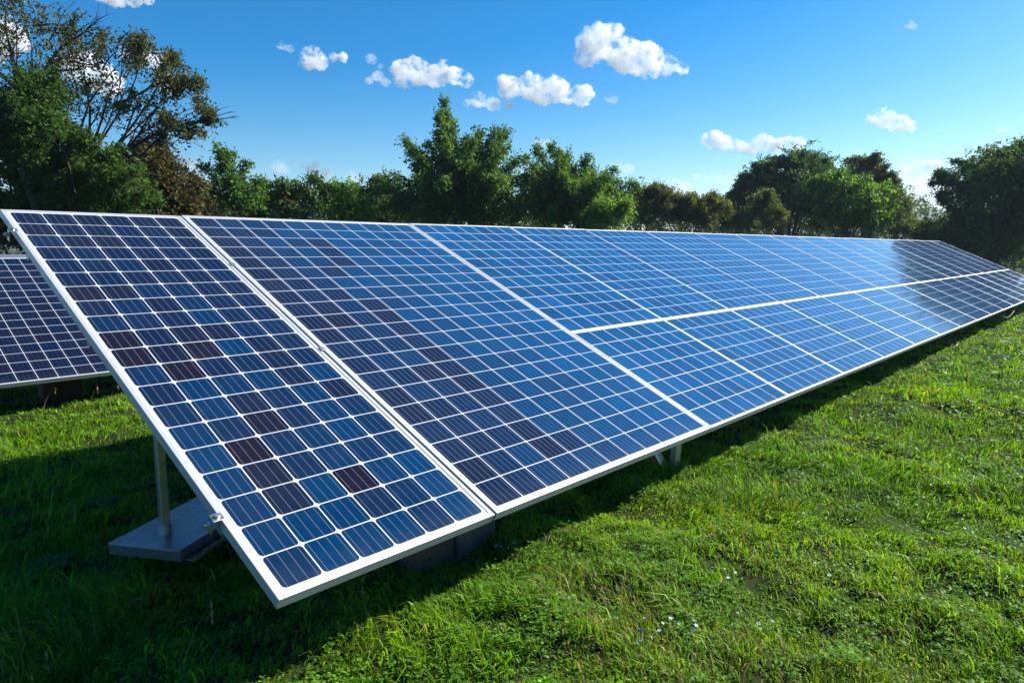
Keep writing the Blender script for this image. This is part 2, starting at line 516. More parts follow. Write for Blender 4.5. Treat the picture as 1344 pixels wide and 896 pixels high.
def build_panel(arr, zb, u0, u1, v0, v1, ncol, nrow, cmat, tones, gapx=0.003, label=None, lip=0.0105, mar=0.007):
    u0 += gapx / 2; u1 -= gapx / 2; v0 += gapx / 2; v1 -= gapx / 2
    o3 = Vector(slope(u0, v0, 0, zb))
    W, H = u1 - u0, v1 - v0
    da = random.gauss(0, 0.0022); db = random.gauss(0, 0.0016)
    def xf(a, b, c):
        c = c + da * (a - W / 2) + db * (b - H / 2)
        return tuple(Vector(slope(u0 + a, v0 + b, c, zb)) - o3)
    fr = MB()
    L = lip
    # four bars with a lip on top, butted (the cross bars run between the long bars), and a raised outer rim
    fr.box((0, 0, -FD), (L, H, 0), xf); fr.box((W - L, 0, -FD), (W, H, 0), xf)
    fr.box((L, 0, -FD), (W - L, L, 0), xf); fr.box((L, H - L, -FD), (W - L, H, 0), xf)
    # back sheet
    fr.box((L, L, -0.012), (W - L, H - L, -0.009), xf, 1)
    f = fr.build('solar_panel', [M_FRAME, M_BACK], arr, loc=o3)
    bevel(f, 0.0022, 2)
    if label: f['label'] = label
    # the glass with its cells: one face per cell, plus a white margin
    gx0, gx1, gy0, gy1 = L + mar, W - L - mar, L + mar, H - L - mar
    V = []; F = []; UV = []; T = []
    def quad(a0, b0, a1, b1, uv, tone):
        b = len(V)
        V.extend([xf(a0, b0, -0.003), xf(a1, b0, -0.003), xf(a1, b1, -0.003), xf(a0, b1, -0.003)])
        F.append((b, b + 1, b + 2, b + 3)); UV.extend(uv); T.extend([tone] * 4)
    cw = (gx1 - gx0) / ncol; chh = (gy1 - gy0) / nrow
    for i in range(ncol):
        for j in range(nrow):
            quad(gx0 + i * cw, gy0 + j * chh, gx0 + (i + 1) * cw, gy0 + (j + 1) * chh,
                 [(i + 1e-5, j + 1e-5), (i + 1 - 1e-5, j + 1e-5), (i + 1 - 1e-5, j + 1 - 1e-5), (i + 1e-5, j + 1 - 1e-5)], tones(i, nrow - 1 - j))
    z = [(0.5, 0.5)] * 4
    for q in ((L - .001, L - .001, W - L + .001, gy0), (L - .001, gy1, W - L + .001, H - L + .001), (L - .001, gy0, gx0, gy1), (gx1, gy0, W - L + .001, gy1)):
        quad(*q, z, (0, 0, 0))
    me = bpy.data.meshes.new('cell_sheet')
    me.from_pydata(V, [], F)
    ul = me.uv_layers.new(name='cells'); ul.data.foreach_set('uv', np.array(UV, np.float32).ravel())
    ca = me.attributes.new('tone', 'FLOAT_COLOR', 'CORNER')
    ca.data.foreach_set('color', np.array([(*x, 1) for x in T], np.float32).ravel())
    me.materials.append(cmat); me.update()
    g = bpy.data.objects.new('cell_sheet', me)
    link(g, f)
    return f

BROWN1 = ["..d...", "b...d.", ".dd...", ".....d", "...b..", "d..dd.", "bb..d.", "d.d..d", ".d..dd", "bdbd.d",
          "bdb.dd", ".bd.d.", "d...d.", "..b..d", ".dbd..", ".bd...", ".bd.d.", ".d.b..", "...d..", "d...d."]
def tone1(c, r):
    k = {'.': 0.10, 'd': 0.55, 'b': 0.85}[BROWN1[r][c]]
    k = max(k, 0.12 + 0.32 * max(0.0, 1 - r / 11.0))
    return (min(1, max(0, k + random.uniform(-0.2, 0.22))), random.uniform(0.0, 0.13) + 0.015 * r, 1)  # purple upper rows: the darker reflected sky is painted into the cell tone
B2 = {0: [3, 4, 5, 6, 9, 12, 14, 17, 18], 1: [7, 8, 9], 2: [13], 3: [8, 9, 10, 11, 12, 13, 14, 15, 16, 17, 18], 4: [2, 3, 4]}
def tone2(c, r):
    k = 0.68 if r in B2.get(c, []) else (random.random() < 0.12 and c < 5) * 0.45
    k = max(k, 0.42 * max(0.0, 1 - c / 4.5))
    return (min(1, max(0, k + random.uniform(-0.12, 0.2))), min(1, random.uniform(0.10, 0.32) + 0.055 * c), 1)  # navy-to-blue column gradient puts the angle-dependent sky reflection into the cell colour
def tone3(c, r):
    return (max(0, random.gauss(0.02, 0.04)), min(1, max(0.3, random.gauss(0.8, 0.12))), 1)
def tone_back(c, r):
    return (random.choice((0.2, 0.3, 0.45, 0.6)), random.uniform(0, 0.05), 1)

arr = empty('solar_array', tuple(B0), 'long blue solar array with sunlit white frames tilted over the lawn in the foreground', 'solar array', rz=ROT)
US = [0.0, 0.45, 1.325] + [1.325 + 0.575 * k for k in range(1, 17)]
VT, VM = 1.415, 0.545
build_panel(arr, ZB, 0, US[1] * S, 0, VT * S, 6, 20, M_CELL_A, tone1, 0.010, 'narrow full height panel with patchy navy and brown cells', 0.020, 0.015)
build_panel(arr, ZB, US[1] * S, US[2] * S, 0, VT * S, 11, 20, M_CELL_B, tone2, 0.006, 'widest full height panel with a brown column of cells', 0.020, 0.012)
for k in range(2, len(US) - 1):
    build_panel(arr, ZB, US[k] * S, US[k + 1] * S, VM * S, VT * S, 7, 11, M_CELL_C, tone3)
    build_panel(arr, ZB, US[k] * S, US[k + 1] * S, 0, VM * S, 7, 7, M_CELL_C, tone3)

def under(a, b, zb=ZB):
    return slope(a * S, b * S, -FD - 0.002, zb)
# rails along the row under the frames
for b in (0.20, 0.80, 1.22):
    mb = MB()
    mb.box((0.03, b * S - 0.025, -FD - 0.062), (US[-1] * S - 0.03, b * S + 0.025, -FD - 0.002), lambda x, y, c: slope(x, y, c, ZB))
    mb.build('rail', M_STEEL, arr)
# rear posts
POSTS = [0.10, 1.62, 3.05, 4.5, 6.2, 8.0, 9.9]
def loc_of(p):
    """world point -> array coordinates"""
    d = np.asarray(p) - B0
    return np.array([d @ UD, d @ WD, p[2]])
TRAY_Z = 0.135
pt = loc_of(on_ground(217, 699, TRAY_Z))
for k, a in enumerate(POSTS):
    if k == 0: px_, py_, zb0, rad = pt[0], pt[1], TRAY_Z - 0.002, 0.021
    else: px_, py_, zb0, rad = a * S, 0.98 * S, -0.1, 0.03
    mb = MB()
    ztop = ZB + (py_ / CT) * ST - 0.055
    mb.box((px_ - rad, py_ - rad, zb0), (px_ + rad, py_ + rad, ztop))
    o = bevel(mb.build('post', M_STEEL, arr), 0.006, 3)
    if k:
        mb = MB(); mb.box((px_ - 0.09, py_ - 0.09, -0.02), (px_ + 0.09, py_ + 0.09, 0.045)); bevel(mb.build('foot_plate', M_PLATE, arr), 0.004)
# V shaped front legs
for a in (1.30, 2.47, 3.62, 4.77, 5.92, 7.07, 8.22, 9.37):
    back = 0.0 if a < 2 else 0.22
    foot = Vector((a * S + 0.06, (0.115 + back) * S, -0.08))
    for (da, b) in ((0.0, 0.095 + back), (-0.26, 0.19 + back)):
        top = Vector(under(a + da * 0.5 + 0.01, b))
        d = (top - foot).normalized(); sx = Vector((1, 0, 0)); sx = (sx - d * sx.dot(d)).normalized(); sy = d.cross(sx)
        mb = MB(); hw, hd = 0.036, 0.02
        P = [q + sx * i * hw + sy * j * hd for q in (foot, top) for i, j in ((-1, -1), (1, -1), (1, 1), (-1, 1))]
        mb.hexa(P); bevel(mb.build('leg', M_STEEL, arr), 0.004)
# tray shaped base plate under the near end
c1 = loc_of(on_ground(142, 712, TRAY_Z)); c2 = loc_of(on_ground(236, 722, TRAY_Z))
ty = Vector(c1 - c2); td = ty.length; ty.normalize(); tx = Vector((ty.y, -ty.x, 0))
TL = 0.95; th = 0.004; dp = 0.055
def txf(x, y, z):
    return tuple(Vector((c2[0], c2[1], 0)) + tx * x + ty * y + Vector((0, 0, TRAY_Z + z)))
tr = MB()
tr.box((0, 0, -th), (TL, td, 0), txf)
tr.box((0, 0, -dp), (th, td, -th - .0005), txf)
tr.box((th + .0005, td - th, -dp), (TL, td, -th - .0005), txf)
tr.box((th + .0005, 0, -dp), (TL, th, -th - .0005), txf)
tr.box((0.02, -0.055, -dp), (TL, -0.0005, -dp + th), txf)
tr.box((0.02, -0.055, -dp + th + .0005), (TL, -0.055 + th, -dp + 0.02), txf)
bevel(tr.build('base_plate', M_PLATE, arr), 0.0015)
# ring of weld and short stub carrying the tray
tr = MB(); tr.tube([(pt[0], pt[1], TRAY_Z), (pt[0], pt[1], TRAY_Z + 0.05)], 0.031, 16); tr.build('post_collar', M_STEEL, arr, smooth=False)
for xx in (0.45, TL - 0.12):
    q = Vector(txf(xx, td / 2, 0)); tr = MB(); tr.box((q.x - 0.03, q.y - 0.03, -0.10), (q.x + 0.03, q.y + 0.03, TRAY_Z - th - 0.001)); tr.build('stub_foot', M_STEEL, arr)
# clamps on the near end
def clamp(a, b):
    mb = MB()
    xf = lambda x, y, c: slope(a * S + x, b * S + y, c, ZB)
    mb.box((-0.020, -0.02, 0.0005), (0.018, 0.02, 0.004), xf)
    mb.box((-0.024, -0.02, -FD - 0.02), (-0.0205, 0.02, 0.004), xf)
    o = bevel(mb.build('end_clamp', M_BOLT, arr), 0.002)
    mb = MB()
    mb.tube([xf(-0.036, 0, -0.024), xf(-0.024, 0, -0.024)], 0.013, 6)
    mb.tube([xf(-0.046, 0, -0.024), xf(-0.036, 0, -0.024)], 0.007, 8)
    mb.tube([xf(-0.004, 0, 0.004), xf(-0.004, 0, 0.012)], 0.010, 6)
    mb.build('clamp_bolt', M_BOLT, o)
clamp(0, 0.19); clamp(0, 1.285)
# mid clamps in the seam between the two first panels
for b in (0.62, 1.08):
    mb = MB(); mb.box((US[1] * S - 0.014, b * S - 0.018, 0.0005), (US[1] * S + 0.014, b * S + 0.018, 0.005), lambda x, y, c: slope(x, y, c, ZB))
    bevel(mb.build('mid_clamp', M_STEEL, arr), 0.002)

# ---- second row, behind the first
W2 = 2.335 * S                                        # plumb line of its lower edge, from that of the first row
def row2_local(x, y):
    r = ray(x, y); o = np.array([0, 0, EYE])
    # intersect with vertical plane w = W2
    t_ = (W2 + B0 @ WD) / (r @ WD)
    return loc_of(o + r * t_)
lo2 = row2_local(60, 498)
ZB2 = lo2[2]
arr2 = empty('solar_array', tuple(B0 + WD * W2), 'dark navy solar array standing behind the first row at the left edge', 'solar array', rz=ROT)
V2 = 1.12 * S
uL = row2_local(0, 507)[0]
uu = uL - 3 * 1.3 - 0.35
for k in range(8):
    f = build_panel(arr2, ZB2, uu, uu + 1.3, 0, V2, 8, 16, M_CELL_D, tone_back, 0.003)
    uu += 1.3
for b in (0.2, 0.75):
    mb = MB(); mb.box((uL - 4.2, b * V2 - 0.025, -FD - 0.062), (uu - 0.03, b * V2 + 0.025, -FD - 0.002), lambda x, y, c: slope(x, y, c, ZB2)); mb.build('rail', M_STEEL, arr2)
mb = MB(); mb.box((uL - 4.2, V2 + 0.004, -0.06), (uu, V2 + 0.09, -0.002), lambda x, y, c: slope(x, y, c, ZB2)); bevel(mb.build('top_channel', M_STEEL, arr2), 0.004)
for k in range(5):
    a = uL - 3.6 + k * 2.1; b = 0.8 * V2
    mb = MB(); mb.tube([(a, b * CT, -0.1), (a, b * CT, ZB2 + b * ST - 0.06)], 0.03, 12); mb.build('post', M_STEEL, arr2, smooth=True)

def world_of(a, wv, z):
    p = B0 + UD * a + WD * wv
    return (p[0], p[1], z)

# ---- blocks carrying the rows
def block(name, a, wv, lw, ld, h, material, label, hollow=False, cat='block'):
    z0 = -0.05
    mb = MB()
    if hollow:
        t_ = 0.035
        mb.box((-lw / 2, -ld / 2, 0), (lw / 2, -ld / 2 + t_, h)); mb.box((-lw / 2, ld / 2 - t_, 0), (lw / 2, ld / 2, h))
        for x in (-lw / 2, -t_ / 2, lw / 2 - t_):
            mb.box((x, -ld / 2 + t_ + .0005, 0), (x + t_, ld / 2 - t_ - .0005, h))
    else:
        mb.box((-lw / 2, -ld / 2, 0), (lw / 2, ld / 2, h))
    p = world_of(a, wv, z0)
    o = mb.build(name, material, loc=p)
    o.rotation_euler = (0, 0, ROT)
    bevel(o, 0.012, 3)
    return setprops(o, label, cat)
za = lambda wv, zb=ZB: zb + wv / CT * ST - FD / CT - 0.07
block('foundation_block', 0.455 * S, 0.145 * S + 0.18, 0.26, 0.20, za(0.145 * S) + 0.075, M_BRICK, 'reddish brown foundation block under the lower edge of the front array', cat='foundation block')
block('foundation_block', 0.570 * S, 0.135 * S + 0.18, 0.27, 0.20, za(0.135 * S) + 0.075, M_CONC, 'grey brown concrete block at the right of the reddish one under the front array', True, cat='foundation block')
bb = loc_of(on_ground(100, 534))
block('foundation_block', bb[0], bb[1] + 0.45, 0.34, 0.2, ZB2 + 0.15, M_WOOD, 'dark square block under the lower edge of the rear array', cat='foundation block')

# ------------------------------------------------------------------ foliage
def leaves(P, D, nper, length, size, tint, var, droop=0.4, aspect=0.5, patchy=None):
    """Sprays of leaves: at each point P a twig in direction D carrying nper leaves. Returns a mesh's data."""
    n = len(P)
    k = np.tile(np.linspace(0.05, 1.0, nper), n)
    rep = lambda a: np.repeat(a, nper, axis=0)
    L = rep(length * rng.uniform(0.6, 1.3, n))
    dirs = rep(D)
    side = np.cross(D, rng.normal(size=(n, 3))); side /= np.linalg.norm(side, axis=1)[:, None] + 1e-9
    side = rep(side)
    pos = rep(P) + dirs * (L * k)[:, None] + rng.normal(size=(n * nper, 3)) * (size * 0.38)
    pos[:, 2] -= droop * L * k * k
    sg = np.where(np.arange(n * nper) % 2 == 0, 1.0, -1.0)[:, None]
    ld = dirs * 0.6 + side * sg * 0.9 + rng.normal(size=(n * nper, 3)) * 0.45
    ld[:, 2] -= droop * 0.6
    ld /= np.linalg.norm(ld, axis=1)[:, None]
    nn = np.cross(ld, rng.normal(size=(n * nper, 3)) + np.array([0, 0, 0.0])); nn /= np.linalg.norm(nn, axis=1)[:, None] + 1e-9
    sz = size * rng.uniform(0.65, 1.35, n * nper)[:, None]
    up = np.cross(nn, ld)
    a = pos; b = pos + ld * sz * 0.45 + nn * sz * aspect * 0.5 + up * sz * 0.06
    c = pos + ld * sz; d = pos + ld * sz * 0.45 - nn * sz * aspect * 0.5 + up * sz * 0.06
    V = np.stack([a, b, c, d], 1).reshape(-1, 3)
    hue = rep(rng.normal(size=n))[:, None]; val = rng.normal(size=(n * nper, 1))
    t = 1.75 * np.asarray(tint)[None, :] * np.exp(var * (0.6 * val + 0.7 * hue))
    t = t * (1 + 0.25 * var * hue * np.array([[0.8, 0.2, -0.4]]))
    if patchy is not None:
        col2, frac = patchy
        pick = rep(rng.random(n) < frac)[:, None]
        t = np.where(pick, np.asarray(col2)[None, :] * np.exp(var * 0.6 * val), t)
    C = np.repeat(np.clip(t, 0.002, 0.5), 4, axis=0)
    return V, C

def quads_mesh(name, V, C, material):
    nq = len(V) // 4
    return np_mesh(name, V, np.arange(nq * 4), np.arange(nq) * 4, np.full(nq, 4), material, C)

def curve_pts(a, b, sag, n=6, wob=0.05):
    a = Vector(a); b = Vector(b)
    L = (b - a).length
    out = []
    ph = random.uniform(0, 6)
    for i in range(n):
        s = i / (n - 1)
        p = a.lerp(b, s)
        p.z += sag * L * math.sin(math.pi * s)
        q = math.sin(math.pi * s) * wob * L
        p.x += q * math.sin(ph + 3 * s); p.y += q * math.cos(ph + 2.3 * s)
        out.append(p)
    return out

def plant(kind, label, cat, depth, blobs, basex, tint, size=0.10, var=0.35, dens=1.0, clump=0.55, spray=0.5, nper=16, droop=0.35,
          up=0.35, trunk_r=0.12, depthk=1.0, patchy=None, group=None, aspect=0.5, bare=(), fronds=(), arch=None, tree=True, split=0.3, inner=0.35, grow=0.98, shoots=3):
    """blobs: (x, y, r) in photograph pixels, turned into real crown lobes at the plant's own distance."""
    g = on_ground(basex, 326 + EYE * FPX / depth)
    bx = at_depth(basex, 326, depth)
    base = np.array([bx[0], bx[1], 0.0])
    root = empty(kind, tuple(base), label, cat, group)
    cs = []; 
    for (x, y, r) in blobs:
        rr = r / FPX * depth * grow
        c = at_depth(x, y, depth) + np.array([0, random.uniform(-1, 1) * rr * 1.1 * depthk, 0])
        c[2] = max(c[2], 0.3)
        cs.append((c, rr))
    P = []; D = []
    for c, rr in cs:
        ncl = max(5, int(11 * (0.7 + rr)))
        dv = rng.normal(size=(ncl, 3)); dv /= np.linalg.norm(dv, axis=1)[:, None]
        dv[:, 2] = np.where(dv[:, 2] < -0.5, -dv[:, 2], dv[:, 2])
        rad = rr * rng.uniform(inner, 1.0, ncl) ** 0.7
        cc = c + dv * rad[:, None]
        npc = max(4, int(dens * 34 * rr * rr / (size * size * nper) / ncl * 2.1))
        cr = rr * clump * rng.uniform(0.6, 1.3, ncl)
        q = rng.normal(size=(ncl, npc, 3)) * 0.5 * cr[:, None, None]
        pts = (cc[:, None, :] + q).reshape(-1, 3)
        out = pts - c; out /= np.linalg.norm(out, axis=1)[:, None] + 1e-9
        dd = out * 0.8 + rng.normal(size=out.shape) * 0.4 + np.array([0, 0, up]); dd /= np.linalg.norm(dd, axis=1)[:, None]
        P.append(pts); D.append(dd)
    fronds = list(fronds)
    if arch:                                            # long boughs arching out of the middle of the crown
        ax, ay, tips, nin, wpx_ = arch
        for (tx, ty) in tips:
            fronds.append((ax + 0.30 * (tx - ax), ay + 0.30 * (ty - ay), ax + 1.04 * (tx - ax), ay + 1.05 * (ty - ay), wpx_))
        for _ in range(nin):
            i = random.randrange(len(tips) - 1); f = random.random(); k_ = random.uniform(0.40, 0.92)
            tx = tips[i][0] * (1 - f) + tips[i + 1][0] * f; ty = tips[i][1] * (1 - f) + tips[i + 1][1] * f
            ex, ey = ax + k_ * (tx - ax) + random.uniform(-8, 8), ay + k_ * (ty - ay) + random.uniform(-4, 10)
            fronds.append((ax + 0.35 * (ex - ax), ay + 0.25 * (ey - ay), ex, ey, wpx_ * 1.1, random.uniform(-2.0, 0.6)))
    for (x, y, r) in blobs:
        for _ in range(shoots):
            an = random.uniform(math.radians(-10), math.radians(190)); ln_ = r * random.uniform(0.95, 1.45)
            fronds.append((x + 0.3 * r * math.cos(an), y - 0.3 * r * math.sin(an), x + ln_ * math.cos(an), y - ln_ * math.sin(an) * 0.9, max(2.0, r * 0.13)))
    for (x0, y0, x1, y1, wpx, *dz) in fronds:           # leafy shoots reaching out of the crown
        a = at_depth(x0, y0, depth) + np.array([0, random.uniform(-.4, .4), 0]); b = at_depth(x1, y1, depth) + np.array([0, dz[0] if dz else random.uniform(-.8, .8), 0])
        nn_ = int(38 * np.linalg.norm(b - a) / 1.0) + 8
        s_ = rng.uniform(0, 1, nn_)[:, None]
        ln = np.linalg.norm(b - a)
        pts = a + (b - a) * s_ + np.array([0, 0, 0.10]) * ln * np.sin(np.pi * s_) + rng.normal(size=(nn_, 3)) * (wpx / FPX * depth) * 0.45 * (1.1 - 0.7 * s_)
        dd = (b - a) / ln * 0.8 + rng.normal(size=(nn_, 3)) * 0.55; dd /= np.linalg.norm(dd, axis=1)[:, None]
        P.append(pts); D.append(dd)
    P = np.concatenate(P); D = np.concatenate(D)
    keep = P[:, 2] > 0.12
    P, D = P[keep], D[keep]
    P = P - D * spray * 0.65
    V, C = leaves(P - base, D, nper, spray, size, tint, var, droop, aspect, patchy)
    V[:, 2] = np.maximum(V[:, 2], 0.0)
    crown = link(bpy.data.objects.new('crown' if tree else 'foliage', quads_mesh('crown', V, C, M_LEAF)), root)
    # trunk, limbs, twigs
    mb = MB()
    cmean = np.mean([c for c, _ in cs], axis=0)
    low = min(c[2] - r for c, r in cs)
    fork = Vector((base[0] * 0.7 + cmean[0] * 0.3, base[1] * 0.7 + cmean[1] * 0.3, max(0.3, min(low + 0.5, cmean[2] * split)))) - Vector(base)
    tp = curve_pts((0, 0, -0.15), fork, 0, 5, 0.04)
    mb.tube(tp, [trunk_r * (1.35 - 0.4 * i / 4) for i in range(5)], 9)
    for c, rr in cs:
        e = Vector(c - base) + Vector((0, 0, rr * 0.3))
        cp = curve_pts(fork, e, 0.07, 7, 0.07)
        r0 = trunk_r * random.uniform(0.32, 0.55)
        mb.tube(cp, [r0 * (1 - 0.85 * i / 6) for i in range(7)], 6)
        for _ in range(4):
            s0 = cp[random.randint(3, 6)]
            dv = Vector(rng.normal(size=3)); dv.z = abs(dv.z) * 0.8; dv.normalize()
            mb.tube(curve_pts(s0, s0 + dv * rr * random.uniform(0.7, 1.1), 0.05, 4, 0.08), [r0 * 0.3, r0 * 0.22, r0 * 0.14, r0 * 0.05], 4, cap=False)
    for (x0, y0, x1, y1, wpx, *dz) in fronds:
        mb.tube(curve_pts(at_depth(x0, y0, depth) - base, at_depth(x1, y1, depth) - base, 0.1, 6, 0.02), [trunk_r * 0.25 * (1 - 0.85 * i / 5) for i in range(6)], 5)
    for (x0, y0, x1, y1, r0, nt_) in bare:              # bare boughs seen against the sky
        a = Vector(at_depth(x0, y0, depth) - base); b = Vector(at_depth(x1, y1, depth) - base)
        cp = curve_pts(a, b, 0.06, 8, 0.05)
        mb.tube(cp, [r0 * (1 - 0.88 * i / 7) for i in range(8)], 6)
        for _ in range(nt_):
            s0 = cp[random.randint(2, 7)]
            dv = (b - a).normalized() + Vector(rng.normal(size=3)) * 0.55; dv.z += 0.35; dv.normalize()
            ln = (b - a).length * random.uniform(0.18, 0.4)
            e = s0 + dv * ln
            cq = curve_pts(s0, e, 0.04, 5, 0.06)
            mb.tube(cq, [r0 * 0.3, r0 * 0.25, r0 * 0.2, r0 * 0.14, r0 * 0.06], 4, cap=False)
            for _ in range(2):
                s1 = cq[random.randint(1, 3)]
                dw = (dv + Vector(rng.normal(size=3)) * 0.5).normalized()
                mb.tube([s1, s1 + dw * ln * 0.35], [r0 * 0.14, r0 * 0.05], 3, cap=False)
    mb.build('trunk' if tree else 'stem', M_BARK, root, smooth=True)
    return root

